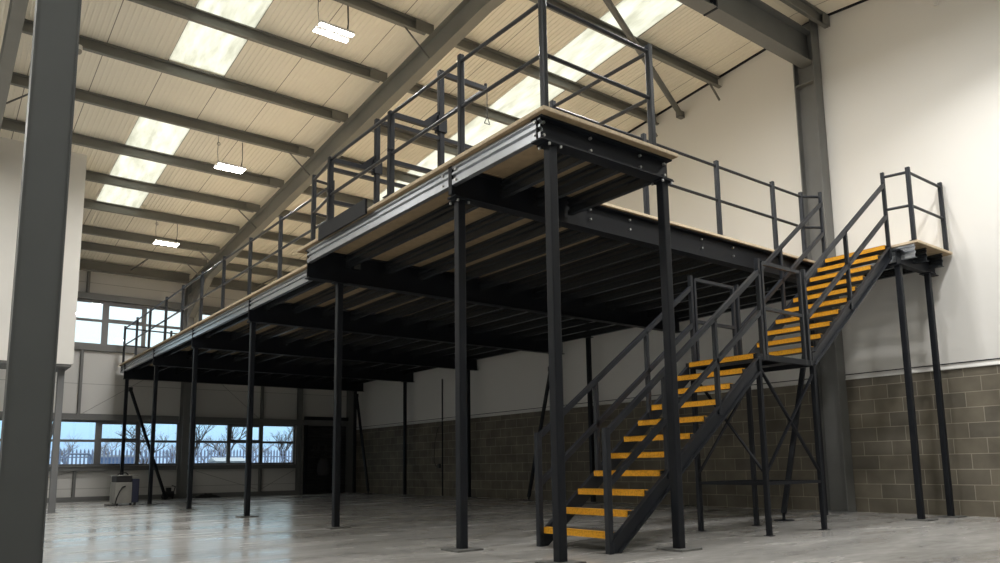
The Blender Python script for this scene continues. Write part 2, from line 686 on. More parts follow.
# windows: frame, mullions, panes
WL = {1: 'lower left window band with a view of fence and bare trees', 2: 'lower right window band seen below the mezzanine',
      3: 'upper left window band showing bright sky', 4: 'upper right window band behind the frame column'}
for idx, (bank, zz) in enumerate(((BL, LOW), (BR, LOW), (BL, UPR), (BR, UPR)), 1):
    x0, x1 = bank
    z0, z1 = zz['z0'], zz['z1']
    wn = bpy.data.objects.new('window_%d' % idx, None)
    COL.objects.link(wn)
    wn.location = ((x0 + x1) / 2, YF, z0)
    struct(wn, WL[idx])
    f = .055
    fr = MB()
    ya, yb = YF - .01, YF + .07
    fr.box(x0, ya, z0, x1, yb, z0 + f).box(x0, ya, z1 - f, x1, yb, z1)
    fr.box(x0, ya, z0 + f, x0 + f, yb, z1 - f).box(x1 - f, ya, z0 + f, x1, yb, z1 - f)
    fr.build('window_frame', 'winframe', wn)
    if x0 < 2:
        mul = [2.05, 3.14, 4.20, 5.27]
    else:
        mul = [7.96, 9.01]
    zm = z0 + .715 if zz is LOW else z0 + .745
    for mx in mul:
        hw = .085 if mx in (4.20, 2.05) else .055
        MB().box(mx - hw, YF - .005, z0 + f, mx + hw, yb, z1 - f).build('mullion', 'winframe', wn)
    MB().box(x0 + f, YF, zm - .035, x1 - f, yb, zm + .035).build('transom', 'winframe', wn)
    edges = [x0 + f] + mul + [x1 - f]
    # opening lights: slim extra sash in the second pane of each band
    k = len(edges) - 3 if x0 < 2 else 1
    sx0, sx1 = edges[k] + .05, edges[k + 1] - .05
    s = MB()
    g = .045
    s.box(sx0, YF + .0, zm + .03, sx1, YF + .06, zm + .03 + g).box(sx0, YF, z1 - f - g, sx1, YF + .06, z1 - f)
    s.box(sx0, YF, zm + .03, sx0 + g * .6, YF + .06, z1 - f).box(sx1 - g * .6, YF, zm + .03, sx1, YF + .06, z1 - f)
    s.build('opening_sash', 'winframe', wn)
    for i in range(len(edges) - 1):
        a = edges[i] + ((.085 if edges[i] in (4.20, 2.05) else .055) if i else 0)
        c = edges[i + 1] - ((.085 if edges[i + 1] in (4.20, 2.05) else .055) if i < len(edges) - 2 else 0)
        for za, zb in ((z0 + f, zm - .035), (zm + .035, z1 - f)):
            MB().box(a, YF + .03, za, c, YF + .036, zb).build('pane', 'glass', wn)

# rails, sills and base channel of the far wall
t = 2
for (z0, z1, d) in ((2.30, 2.48, .16), (5.83, 6.02, .16), (4.33, 4.49, .14), (.86, .985, .16)):
    for x0, x1 in ((XL, 6.36), (6.64, XW)):
        if z0 == .86 and x0 > 0:
            x1 = 10.2
        t += 1
        mb = MB()
        if z0 == .86:
            mb.box(x0, YF - d, z0, x1, YF, z1 - .02).box(x0, YF - d - .03, z1 - .02, x1, YF, z1 + .005)
        else:
            mb.prism(C_prof(d - .002, z1 - z0, .012), (x1, YF - .001, (z0 + z1) / 2), (x0, YF - .001, (z0 + z1) / 2))
            mb.v = [(x, YF - .001 - abs(y - YF + .001), z) for x, y, z in mb.v]
            mb.box(x0, YF - d, z0 + .012, x1, YF - d + .01, z1 - .012)
        struct(mb.build('trim_%d' % t, 'frame'))
struct(MB().box(XL, YF - .12, 0, 10.25, YF, .13).build('baseboard_far', 'frame'), 'grey base channel along the far wall')
# wall posts between the rails
t0 = [('grey wall post below the left window sill', 3.64, .13, .86), ('grey wall post between the two window rows, left', 3.64, 2.48, 4.33),
      ('grey wall post above the upper left windows', 3.68, 6.02, roof(YF) - .1), ('grey wall post below the right window sill', 8.98, .13, .86),
      ('grey wall post between the two window rows, right', 8.98, 2.48, 4.33), ('grey wall post above the upper right windows', 8.98, 6.02, roof(YF) - .1)]
for lab, x, z0, z1 in t0:
    mb = MB()
    mb.prism(C_prof(.07, .12, .006), (x - .035, YF - .062, z0), (x - .035, YF - .062, z1), up=(0, -1, 0))
    mb.box(x - .04, YF - .005, z0, x + .04, YF - .0, z1)
    tag(mb.build('wall_post', 'frame'), lab, 'post', 'wall posts between the rails')
# crossed tie rods on the far wall
ties = [('thin tie rod rising left below the left window', (1.2, .2), (3.6, .84)), ('thin tie rod falling right below the right window', (6.95, .82), (8.9, .2)),
        ('thin tie rod rising right below the right window', (9.05, .2), (10.15, .80)),
        ('thin tie rod slanting over the left window band', (3.75, 2.5), (6.3, 4.2)), ('thin tie rod slanting over the right window band', (6.9, 4.2), (8.9, 2.5))]
for lab, a, c in ties:
    tag(MB().cyl((a[0], YF - .006, a[1]), (c[0], YF - .006, c[1]), .006, 6).build('tie_rod', 'frame'), lab, 'rod', 'tie rods on the far wall')

# dark roller door at the far right
dr = bpy.data.objects.new('door_1', None)
COL.objects.link(dr)
dr.location = (11.35, YF, 0)
struct(dr, 'dark closed shutter door in the far right corner')
mb = MB()
for i in range(25):
    z = i * .1
    mb.prism([(0, 0), (.03, .02), (.03, .08), (0, .1)], (12.1, YF - .02, z), (10.58, YF - .02, z))
mb.v = [(x, YF - .02 - abs(y - YF + .02), z) for x, y, z in mb.v]
mb.build('door_curtain', 'shutter', dr)
mb = MB()
mb.box(10.48, YF - .12, 0, 10.58, YF, 2.5).box(12.1, YF - .12, 0, 12.2, YF, 2.5).box(10.48, YF - .14, 2.46, 12.2, YF, 2.6)
mb.build('door_frame', 'mezz', dr)

# ================================================================== BUILDING FRAME
# gable column on the ridge line, with stiffener
cy = 6.66
col = thing('steel_column', 'grey steel column standing against the gable wall behind the stairs', 'column', (XW - .13, cy, 0), 'building columns')
mb = MB()
mb.prism(I_prof(.25, .385, .02, .012), (XW - .135, cy, 0), (XW - .135, cy, RIDGE_Z - .1), up=(0, 1, 0))
mb.build('column_shaft', 'frame', col)
mb = MB().box(XW - .25, cy - .175, 7.42, XW - .02, cy + .175, 7.445)
mb.build('stiffener', 'frame', col)
mb = MB().box(XW - .28, cy - .21, 0, XW - .01, cy + .21, .02)
mb.build('base_plate', 'frame', col)
# spine beam along the ridge
sb = thing('ridge_beam', 'deep grey steel beam running from the gable column along the ridge', 'beam', (6.5, cy, 7.77))
SBY, SB0, SB1 = 6.62, 7.77, 8.36
mb = MB()
mb.prism(I_prof(.25, SB1 - SB0, .02, .014), (.72, SBY, (SB0 + SB1) / 2), (XW - .14, SBY, (SB0 + SB1) / 2))
mb.build('beam_section', 'frame', sb)
xs_ = 9.33
mb = MB().box(xs_ - .018, SBY - .125, SB0 - .012, xs_ + .018, SBY + .125, SB1)
mb.build('splice_plate', 'mezz', sb)
for s in (-1, 1):
    for i in range(5):
        z = SB0 + .09 + i * .1
        MB().cyl((xs_ - .06, SBY + s * .06, z), (xs_ + .06, SBY + s * .06, z), .018, 6).build('bolt', 'mezz', sb)

# rafters (one at each frame line) with haunches
PUR = [8.58, 10.2, 11.81, 13.43, 15.09, 16.8, 18.37, 19.9, 21.55, 22.72]


def rafter(x, lab, sgn=1, side=-1, fly=(10.2, 15.09, 18.37, 21.55, 22.72)):
    r = thing('rafter', lab, 'rafter', (x, RIDGE_Y + sgn * 9, 7.3), 'roof rafters')
    def Y(y):
        return y if sgn > 0 else 2 * RIDGE_Y - y
    ctr = 8.205 - RIDGE_Z
    mb = MB()
    y0, y1 = Y(6.78), Y(24.15)
    mb.prism(I_prof(.18, .44, .016, .012), (x, y0, roof(y0, ctr)), (x, y1, roof(y1, ctr)))
    mb.build('rafter_section', 'purlin', r)
    # apex haunch and eaves haunch: tapered web plus a bottom flange
    for ya, da, yb, db, nm_ in ((8.7, 0, 6.80, .22, 'apex_haunch'), (22.3, 0, 24.0, .75, 'eaves_haunch')):
        za, zb = roof(ya, 8.0 - RIDGE_Z), roof(yb, 8.0 - RIDGE_Z)
        mb = MB()
        mb.add([(x - .006, Y(ya), za), (x - .006, Y(yb), zb), (x - .006, Y(yb), zb - db), (x + .006, Y(ya), za), (x + .006, Y(yb), zb), (x + .006, Y(yb), zb - db)],
               [(0, 1, 2), (3, 5, 4), (0, 2, 5, 3), (1, 4, 5, 2), (0, 3, 4, 1)])
        mb.bar((x, Y(ya), za), (x, Y(yb), zb - db), .18, .016)
        mb.build(nm_, 'purlin', r)
    # fly braces to some purlins
    for py in fly:
        zt_ = roof(py, 8.44 - RIDGE_Z)
        m2 = MB().bar((x + side * .62, py, zt_ + .06), (x + side * .05, py, roof(py, 8.02 - RIDGE_Z)), .03, .008, up=(0, 1, 0))
        m2.build('fly_brace', 'frame', r)
    return r


rafter(6.5, 'long grey steel rafter crossing the roof above the mezzanine to the far wall')
rafter(.71, 'grey steel rafter at the left edge beside the foreground column', 1, 1, (11.81, 15.09, 18.37))

# frame columns at the far wall
for x, lab in ((6.5, 'grey steel column at the far wall below the main rafter'), (.71, 'grey steel column at the far wall behind the white boxed room')):
    c = thing('steel_column', lab, 'column', (x, 24.32, 0), 'building columns')
    mb = MB().prism(I_prof(.2, .4, .02, .012), (x, 24.34, 0), (x, 24.34, roof(24.3, -.25)), up=(0, 1, 0))
    mb.build('column_shaft', 'frame', c)
    MB().box(x - .14, 24.1, 0, x + .14, 24.58, .02).build('base_plate', 'frame', c)
c = thing('steel_column', 'slim grey wall column between right window band and dark door', 'column', (10.28, 24.5, 0), 'building columns')
MB().prism(I_prof(.15, .15, .012, .01), (10.28, YF - .08, 0), (10.28, YF - .08, roof(YF, -.1)), up=(0, 1, 0)).build('column_shaft', 'frame', c)
MB().box(10.18, YF - .18, 0, 10.38, YF, .015).build('base_plate', 'frame', c)
c = thing('steel_column', 'grey corner column where far wall meets gable wall', 'column', (12.1, 24.3, 0), 'building columns')
MB().prism(I_prof(.2, .2, .015, .01), (12.1, 24.42, 0), (12.1, 24.42, roof(24.4, -.1)), up=(0, 1, 0)).build('column_shaft', 'frame', c)
MB().box(11.97, 24.28, 0, 12.23, 24.56, .015).build('base_plate', 'frame', c)

# big foreground column
c = thing('steel_column', 'wide grey steel column in the left foreground', 'column', (.635, 6.56, 0), 'building columns')
MB().prism(I_prof(.17, .30, .012, .155), (.64, 6.54, 0), (.64, 6.54, SB1 + .1), up=(1, 0, 0)).build('column_shaft', 'column', c)
MB().box(.40, 6.38, 0, .86, 6.72, .02).build('base_plate', 'frame', c)
mb = MB().cyl((.80, 6.50, 4.05), (.90, 6.48, 4.05), .012, 8).ball((.92, 6.48, 4.05), .028)

# purlins, one per bay
ordn = ['first', 'second', 'third', 'fourth', 'fifth', 'sixth', 'seventh', 'eighth', 'ninth', 'tenth', 'eleventh', 'twelfth']


def purlin(x0, x1, y, lab, brace=False, sgn=1):
    z = roof(y, 8.542 - RIDGE_Z)
    p = thing('purlin', lab, 'purlin', ((x0 + x1) / 2, y, z - .1), 'roof purlins')
    ang = math.atan(SLOPE) * sgn
    up = (0, math.sin(ang), math.cos(ang))
    prof = C_prof(.07, .22, .007, .022)
    mb = MB().prism([(a - .035, b_) for a, b_ in prof], (x0, y, z), (x1, y, z), up)
    mb.build('purlin_section', 'purlin', p)
    if brace:
        MB().bar((x1 - .36, y, z - .07), (x1 - .03, y, z - .38), .06, .012, up=(0, 1, 0)).build('end_brace', 'frame', p)
    else:
        MB().box(x1 - .20, y - .045, z - .105, x1 + .15, y - .036, z + .10).build('sleeve', 'purlin', p)
    return p


for i, y in enumerate(PUR[::-1]):
    purlin(.71, 6.35, y, 'grey roof purlin left of the main rafter, %s up from the far eaves' % ordn[i])
for i, y in enumerate(PUR[::-1]):
    purlin(6.65, XW, y, 'grey roof purlin between main rafter and gable wall, %s up from the far eaves' % ordn[i], True)
purlin(.75, 6.4, 6.98, 'grey roof purlin beside the ridge, left of the main rafter')
purlin(6.6, XW, 6.30, 'grey roof purlin just in front of the ridge beam, ending at the gable wall', False, -1)
for i, y in enumerate((4.7, 3.1)):
    purlin(6.65, XW, y, 'grey roof purlin on the near slope, %s down from the ridge beam' % ordn[i], False, -1)
for x0, x1, w in ((.71, 6.4, 'left of the main rafter'), (6.6, XW, 'between main rafter and gable wall')):
    for y in (24.1,):
        z = roof(y, 8.50 - RIDGE_Z)
        e = thing('eaves_beam', 'grey eaves beam along the top of the far wall ' + w, 'beam', ((x0 + x1) / 2, y, z - .14))
        MB().prism([(a - .05, b_) for a, b_ in C_prof(.1, .26, .008, .03)], (x0, y, z), (x1, y, z)).build('beam_section', 'purlin', e)
        MB().cyl((x0 + .1, y - .1, z - .18), (x1 - .05, y - .1, z - .18), .03, 8).build('service_pipe', 'frame', e)
        for xx in (x0 + 1.9, x0 + 4.0):
            MB().bar((xx, y - .05, z), (xx + .25, 22.78, roof(22.72, -.15)), .03, .03).build('stay', 'frame', e)
# diagonal roof bracing tubes
for lab, a, c_ in (('grey diagonal roof brace rising from the gable wall to the ridge', (12.2, 9.53, 8.03), (6.62, 7.1, 8.30)),
                   ('grey diagonal roof brace on the left end bay', (.78, 17.2, 7.35), (3.2, 22.7, 6.85))):
    if a[0] < 5:
        continue
    d = thing('roof_brace', lab, 'brace', c_)
    MB().tube([a, c_], .055, 12).build('brace_tube', 'frame', d, smooth=True)
    MB().box(a[0] - .1, a[1] - .05, a[2] - .07, a[0] + .06, a[1] + .05, a[2] + .07).build('end_plate', 'frame', d)

# ================================================================== WHITE BOXED ROOM ON THE LEFT
bx = thing('boxed_room', 'white boarded upper room hanging behind the left foreground column', 'room', (.5, 18.2, 2.98))
mb = MB()
x0, x1, y0, y1, z0 = XL + .02, 2.46, 17.65, 18.75, 3.02
v = [(x0, y0, z0), (x1, y0, z0), (x1, y1, z0), (x0, y1, z0), (x0, y0, roof(y0) - .004), (x1, y0, roof(y0) - .004), (x1, y1, roof(y1) - .004), (x0, y1, roof(y1) - .004)]
mb.add(v, [(0, 3, 2, 1), (4, 5, 6, 7), (0, 1, 5, 4), (1, 2, 6, 5), (2, 3, 7, 6), (3, 0, 4, 7)])
mb.build('boarding', 'plaster', bx)
mb = MB().box(x0, y0 + .02, z0 - .05, x1 - .03, y1 - .02, z0)
mb.build('soffit_frame', 'frame', bx)
pp = thing('support_post', 'pale grey post below the white boxed room, left of the windows', 'post', (2.31, 18.1, 0))
MB().rbar((2.31, 18.1, .01), (2.31, 18.1, 2.97), .125, .012).build('post_shaft', 'winframe', pp)
MB().box(2.19, 17.98, 0, 2.43, 18.22, .012).build('base_plate', 'winframe', pp)

# ================================================================== LIGHTS


LAMP_W = 146


def high_bay(x, y, drop, lab, zz=None, spread=170):
    z = roof(y) - drop if zz is None else zz
    h = thing('pendant_light', lab, 'lamp', (x, y, z), 'hanging strip lamps')
    W, Dp = .58, .10
    for s in (-1, 1):
        yy = y + s * .10
        hb = MB().box(x - W / 2, yy - Dp / 2, z + .006, x + W / 2, yy + Dp / 2, z + .05)
        hb.build('lamp_housing', 'fitting', h, bevel=.004)
        MB().box(x - W / 2 + .008, yy - Dp / 2 + .008, z - .004, x + W / 2 - .008, yy + Dp / 2 - .008, z + .006).build('light_strip', 'led', h)
    mb = MB().box(x - .18, y - .06, z + .05, x + .18, y + .06, z + .085)
    mb.build('driver_box', 'fitting', h)
    for s in (-1, 1):
        xx = x + s * W * .42
        MB().tube([(xx, y, z + .05), (xx + s * .02, y + .02, z + .3), (xx + s * .01, y + .02, roof(y + .02))], .006, 5).build('suspension_wire', 'wire', h)
    MB().tube([(x + W * .40, y + .05, z + .06), (x + W * .48, y + .07, z + .28), (x + W * .46, y + .08, roof(y + .08))], .009, 5).build('power_cable', 'cable', h)
    mb = MB()
    for s in (-1, 1):
        la = bpy.data.lights.new('lamp_beam', 'AREA')
        la.shape = 'RECTANGLE'
        la.size, la.size_y = W - .02, Dp - .02
        la.energy = LAMP_W / 2
        la.color = (1.0, .975, .94)
        la.spread = R(spread)
        lo = bpy.data.objects.new('lamp_beam', la)
        COL.objects.link(lo)
        lo.parent = h
        lo.location = (0, s * .10, -.010)
    cx, cz = x - W * .42, z + .50
    mb.tube([(cx + .028 * math.cos(k * .785), y + .03, cz + .035 * math.sin(k * .785)) for k in range(9)], .006, 5)
    mb.build('wire_loop', 'cable', h)
    return h


high_bay(4.76, 10.36, .68, 'nearest of the three hanging twin strip lamps, high above the mezzanine')
high_bay(4.83, 15.50, .68, 'middle of the three hanging twin strip lamps, left of the rafter')
high_bay(4.76, 20.25, .68, 'farthest of the three hanging twin strip lamps, near the far wall')
k = 0
for x, y in ((4.8, 4.9), (4.8, -.4), (-2.2, 10.4), (-2.2, 4.6), (-2.2, 15.5), (9.9, 2.9), (8.3, 5.3)):  # last lamp is unseen, added to brighten the gable wall
    k += 1
    high_bay(x, y, .72, 'unseen hanging twin strip lamp outside the view, %s of the near bays' % ordn[k - 1], spread=136 if x > 9 else 172)

# ================================================================== MEZZANINE
mz = thing('mezzanine', 'charcoal steel mezzanine platform with chipboard deck on square posts', 'mezzanine', (8.2, 14.5, 0))
BZ = DECK - .04        # underside of boards / top of steel
ROWS = [9.86, 13.40, 16.93, 20.32, 23.68]
XA, XB = 4.69, 11.92
XE = 4.20              # outer line of the wider near part
# deck boards
mb = MB()
mb.box(4.55, 9.98, BZ, XW - .02, 24.22, DECK)
mb.box(4.14, 6.14, BZ, XW - .02, 10.10, DECK)
mb.v = mb.v
X4 = 11.10
for x0, y0, x1, y1 in ((4.55, 10.10, XW - .02, 24.22), (4.13, 6.14, XW - .02, 10.10), (4.13, 4.69, 5.93, 6.14), (X4, 4.66, XW - .005, 6.14)):
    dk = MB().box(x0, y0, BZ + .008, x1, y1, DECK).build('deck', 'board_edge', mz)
    MB().box(x0 + .01, y0 + .01, BZ, x1 - .01, y1 - .01, BZ + .008).build('deck_underside', 'board_under', dk, label='shade-darkened brown chipboard underside of the deck')


def post(x, y, top, w=.09):
    p = MB().rbar((x, y, .018), (x, y, top), w, .012, up=(0, 1, 0)).build('post', 'mezz', mz)
    MB().box(x - .15, y - .15, 0, x + .15, y + .15, .018).build('base_plate', 'dusty', p, label='dusty grey base plate')
    MB().box(x - .085, y - .085, top - .012, x + .085, y + .085, top).build('cap_plate', 'mezz', p)
    if y < 6.5 and x < 6:
        for sx_ in (-.068, .068):
            for sy_ in (-.068, .068):
                MB().cyl((x + sx_, y + sy_, top - .035), (x + sx_, y + sy_, top - .01), .013, 6).build('cap_bolt', 'bolt', p)
    return p


def beam(p0, p1, depth, w=.14):
    """I beam along x with its top at the deck underside"""
    z = BZ - depth / 2
    return MB().prism(I_prof(w, depth, .016, .012), (p0[0], p0[1], z), (p1[0], p1[1], z)).build('main_beam', 'mezz', mz)


HB = {4.84: .225, 6.22: .32}
# bay posts and beam
post(4.33, 4.84, BZ - .225)
post(5.84, 4.84, BZ - .225)
beam((4.17, 4.84), (5.92, 4.84), .225, .15)
# row at the near edge of the main deck
post(4.33, 6.275, BZ - .32)
beam((4.20, 6.24), (XW - .03, 6.24), .32, .15)
post(10.93, 6.275, BZ - .32)
for y in ROWS:
    post(XA, y, BZ - .42)
    post(XB, y, BZ - .42)
    beam(((4.19 if y < 10 else 4.60), y), (XW - .03, y), .42, .15)
post(XB, 12.2, BZ - .20)
# stair head platform: two posts and a beam
post(11.02, 4.92, BZ - .29, .08)
post(11.90, 4.90, BZ - .29, .08)
MB().prism(I_prof(.1, .22, .012, .01), (10.98, 4.92, BZ - .18), (XW - .04, 4.92, BZ - .18)).build('main_beam', 'mezz', mz)

# joists (ribbed channels) between the beams
jp = sigma_prof(.06, .20, .006)
jx = [4.19 + .0] + []


def joist(x, y0, y1, mat='joist', flip=False, zc=None):
    zc = BZ - .105 if zc is None else zc
    prof = jp if not flip else mirror(jp)
    return MB().prism(prof, (x, y0, zc), (x, y1, zc)).build('joist', mat, mz)


# profile side axis: d=+y, up=z -> side=+x ; web at x, flanges towards +x
joist(4.18, 4.80, 6.21, 'galv')
for x in (4.82, 5.30, 5.80):
    joist(x, 4.86, 6.21)
EDG = [6.24] + ROWS
joist(4.18, 6.26, 9.84, 'galv')
for a, c in zip(ROWS[:-1], ROWS[1:]):
    joist(4.61, a + .02, c - .02, 'galv')
joist(4.61, ROWS[-1] + .02, 24.16, 'galv')
NJ = 13
for a, c in zip(EDG[:-1], EDG[1:]):
    for i in range(NJ):
        x = 4.82 + i * .585
        if a < 7 and i == 0:
            x = 4.75
        if x < XW - .1:
            joist(x, a + .01, c - .01)
joist(XW - .10, 6.26, 9.84)
MB().prism(jp, (4.60, 24.17, BZ - .105), (XW - .03, 24.17, BZ - .105)).build('edge_channel', 'mezz', mz)
for x, m_ in ((11.12, 'galv'), (11.48, 'joist'), (12.0, 'joist')):
    joist(x, 4.72, 6.19, m_, zc=BZ - .1)
# joist cleats on the beams (small plates with bolts)
for y, depth in [(r, .42) for r in ROWS[:3]]:
    for i in range(0, NJ, 3):
        x = 4.82 + i * .585 + .05
        MB().box(x, y - .10, BZ - .20, x + .10, y - .008, BZ - .05).build('cleat', 'joist', mz)
# bolts in pairs: near bay beam and main edge beam
for x in (4.24, 4.82, 5.50, 5.86):
    for z in (3.84, 3.72):
        MB().cyl((x, 4.84 - .030, z), (x, 4.84 - .004, z), .014, 8).build('bolt', 'bolt', mz)
for x in (6.18, 6.86, 8.27, 8.97):
    for z in (3.82, 3.70):
        MB().cyl((x, 6.24 - .030, z), (x, 6.24 - .004, z), .014, 8).build('bolt', 'bolt', mz)
for y in (6.12, 6.36, 9.72):
    for z in (3.82, 3.71):
        MB().cyl((4.165, y, z), (4.19, y, z), .013, 8).build('bolt', 'bolt', mz)
for z in (3.84, 3.72):
    MB().cyl((4.165, 4.87, z), (4.19, 4.87, z), .013, 8).build('bolt', 'bolt', mz)
# splice plates in the near edge
MB().box(4.176, 6.195, BZ - .30, 4.20, 6.255, BZ).build('splice_plate', 'mezz', mz)


def brace(p0, p1, foot=True):
    bo = MB().rbar(p0, p1, .07, .008, up=(1, .3, 0)).build('brace', 'mezz', mz)
    if foot:
        MB().box(p0[0] - .1, p0[1] - .1, 0, p0[0] + .1, p0[1] + .1, .012).build('foot_plate', 'mezz', bo)
        MB().cyl((p0[0], p0[1], .012), (p0[0], p0[1], .14), .022, 8).build('foot_pin', 'mezz', bo)
    MB().box(p1[0] - .05, p1[1] - .05, p1[2] - .06, p1[0] + .05, p1[1] + .05, p1[2] + .06).build('head_bracket', 'mezz', bo)
    return bo


brace((9.78, 6.22, .10), (10.86, 6.25, 2.95))
brace((XB, 14.42, .08), (XB, 13.50, 3.1))
brace((5.88, 23.66, .08), (4.80, 23.68, 3.16))
brace((XB, 22.66, .08), (XB, 23.58, 3.30))

# ------------------------------------------------------------------ guardrails
PT, R1, R2 = DECK + 1.10, DECK + 1.03, DECK + .53


def guardrail(lab, posts, runs, r=.021, base=DECK):
    """posts: list of (x,y); runs: list of polylines [(x,y),...]"""
    g = thing('guardrail', lab, 'railing', (posts[0][0], posts[0][1], base), 'guardrails on the mezzanine')
    for x, y in posts:
        p = MB().rbar((x, y, base), (x, y, PT), .06, .012, up=(0, 1, 0)).build('guard_post', 'rail', g)
        MB().box(x - .045, y - .045, base, x + .045, y + .045, base + .01).build('post_foot', 'rail', p)
    for run in runs:
        for z, nm_ in ((R1, 'top_rail'), (R2, 'mid_rail')):
            MB().tube([(x, y, z) for x, y in run], r, 10).build(nm_, 'rail', g, smooth=False)
    return g


XG = 4.60
fy = [23.85, 22.3, 20.85, 19.25, 17.8, 16.35, 14.9, 13.4, 11.95, 9.97]
guardrail('long guardrail along the far part of the deck edge, under the rafter',
          [(XG, y) for y in fy] + [(5.9, 23.95)], [[(XG, fy[0]), (XG, fy[-1])], [(XG, fy[0]), (5.9, 23.95), (11.9, 23.95)]])
guardrail('short guardrail return where the deck edge steps out, beside the pallet gate',
          [(4.30, 9.93)], [[(4.30, 9.93), (XG - .03, 9.97)], [(4.30, 9.93), (4.20, 9.16)]])
guardrail('guardrail wrapping the near corner of the deck above the bay',
          [(4.18, 6.02), (4.20, 4.755), (5.62, 4.755), (5.62, 6.22)],
          [[(4.18, 7.42), (4.18, 6.02), (4.20, 4.755), (5.62, 4.755), (5.62, 6.22)]])
guardrail('guardrail along the deck edge above the stairs, in front of the gable wall',
          [(7.16, 6.20), (8.66, 6.20), (10.02, 6.20), (10.80, 6.20)], [[(5.66, 6.22), (10.80, 6.20), (11.05, 6.04)]])
guardrail('guardrail around the stair head platform at the gable wall',
          [(11.14, 4.72), (12.19, 4.72)], [[(11.05, 5.04), (11.14, 4.72), (12.19, 4.72)]])

# ------------------------------------------------------------------ pallet gate
pg = thing('pallet_gate', 'charcoal up-and-over pallet gate on the near deck edge', 'gate', (4.3, 8.3, DECK))
G1, G2 = 9.12, 7.47
XF, XR, XT = 4.18, 4.88, 5.58
for y in (G1, G2):
    f = MB().rbar((XF, y, DECK), (XF, y, 4.98), .07, .01, up=(0, 1, 0)).build('front_post', 'mezz', pg)
    MB().box(XF - .07, y - .07, DECK, XF + .07, y + .07, DECK + .012).build('foot_plate', 'mezz', f)
    r_ = MB().rbar((XR, y, DECK), (XR, y, 5.72), .07, .01, up=(0, 1, 0)).build('rear_post', 'mezz', pg)
    MB().box(XR - .07, y - .07, DECK, XR + .07, y + .07, DECK + .012).build('foot_plate', 'mezz', r_)
    MB().bar((XF, y, 4.95), (XR, y, 4.95), .05, .06).build('side_rail', 'mezz', pg)
    MB().bar((XF, y, 4.82), (XT, y, 4.82), .05, .05).build('side_rail', 'mezz', pg)
    MB().bar((XF, y, 4.36), (XR, y, 4.36), .05, .05).build('side_rail', 'mezz', pg)
    MB().bar((XR, y, 5.69), (XT, y, 5.69), .055, .06).build('swing_arm', 'mezz', pg)
    gs = MB()
    gs.add([(XR - .035, y - .01, 4.98), (XR - .26, y - .01, 4.98), (XR - .035, y - .01, 5.18), (XR - .035, y + .01, 4.98), (XR - .26, y + .01, 4.98), (XR - .035, y + .01, 5.18)],
           [(0, 1, 2), (3, 5, 4), (0, 3, 4, 1), (1, 4, 5, 2), (2, 5, 3, 0)])
    gs.build('gusset', 'mezz', pg)
    MB().box(XR - .06, y - .05, 4.90, XR + .06, y + .05, 5.10).build('pivot_block', 'mezz', pg)
    MB().ball((XF, y, 4.50), .05).build('pivot_bolt', 'mezz', pg)
MB().bar((XT, G1, 5.69), (XT, G2, 5.69), .045, .045).build('rear_barrier_rail', 'rail', pg)
for z in (R1, R2):
    MB().tube([(XF, G1, z), (XF, G2, z)], .022, 10).build('front_barrier_rail', 'rail', pg)
MB().box(4.100, 7.95, DECK - .07, 4.128, 9.30, DECK + .12).build('toe_board', 'mezz', pg)
MB().cyl((XT, G2, 5.69), (XT, G2, 5.77), .02, 8).build('stop_pin', 'mezz', pg)
mb = MB().tube([(XT + .02, G2, 5.66), (XT + .02, G2, 5.32), (XT + .06, G2, 5.22), (XT - .03, G2, 5.22), (XT + .02, G2, 5.32)], .006, 5)
mb.build('pull_chain', 'cable', pg)

# ------------------------------------------------------------------ staircase
st = thing('staircase', 'charcoal steel staircase with yellow step edges and a half landing', 'staircase', (5.3, 5.53, 0))
LZ = 11 * RISE        # landing level 2.05
X2 = 8.80             # first nosing of the upper flight


def nosing_z(x):
    return RISE + (x - SX) * RISE / GOING


def tread(x, z):
    t_ = MB().box(x + .035, YA + .03, z - .038, x + .265, YB - .03, z).build('tread', 'tread', st)
    mb = MB().box(x, YA + .028, z - .056, x + .016, YB - .028, z + .004)
    mb.box(x, YA + .028, z - .001, x + .07, YB - .028, z + .005)
    mb.build('step_nosing', 'yellow', t_, label='yellow anti slip step edge')
    return t_


for i in range(10):
    tread(SX + i * GOING, RISE * (i + 1))
for i in range(10):
    tread(X2 + i * GOING, LZ + RISE * (i + 1))
# landing
LX0, LX1 = SX + 10 * GOING, X2 + .02
ld = MB().box(LX0 + .02, YA - .02, LZ - .012, LX1, YB + .02, LZ).build('landing', 'tread', st)
fr = MB()
for y in (YA - .0, YB + .0):
    fr.bar((LX0, y, LZ - .035), (LX1, y, LZ - .035), .05, .065)
for x in (LX0 + .03, LX1 - .03):
    fr.bar((x, YA, LZ - .035), (x, YB, LZ - .035), .05, .065)
fr.bar(((LX0 + LX1) / 2, YA, LZ - .04), ((LX0 + LX1) / 2, YB, LZ - .04), .05, .05)
fr.build('landing_frame', 'mezz', ld)
mb = MB().box(LX0, YA + .028, LZ - .056, LX0 + .016, YB - .028, LZ + .004)
mb.box(LX0, YA + .028, LZ - .001, LX0 + .07, YB - .028, LZ + .005)
mb.build('landing_nosing', 'yellow', ld, label='yellow anti slip edge of the landing')


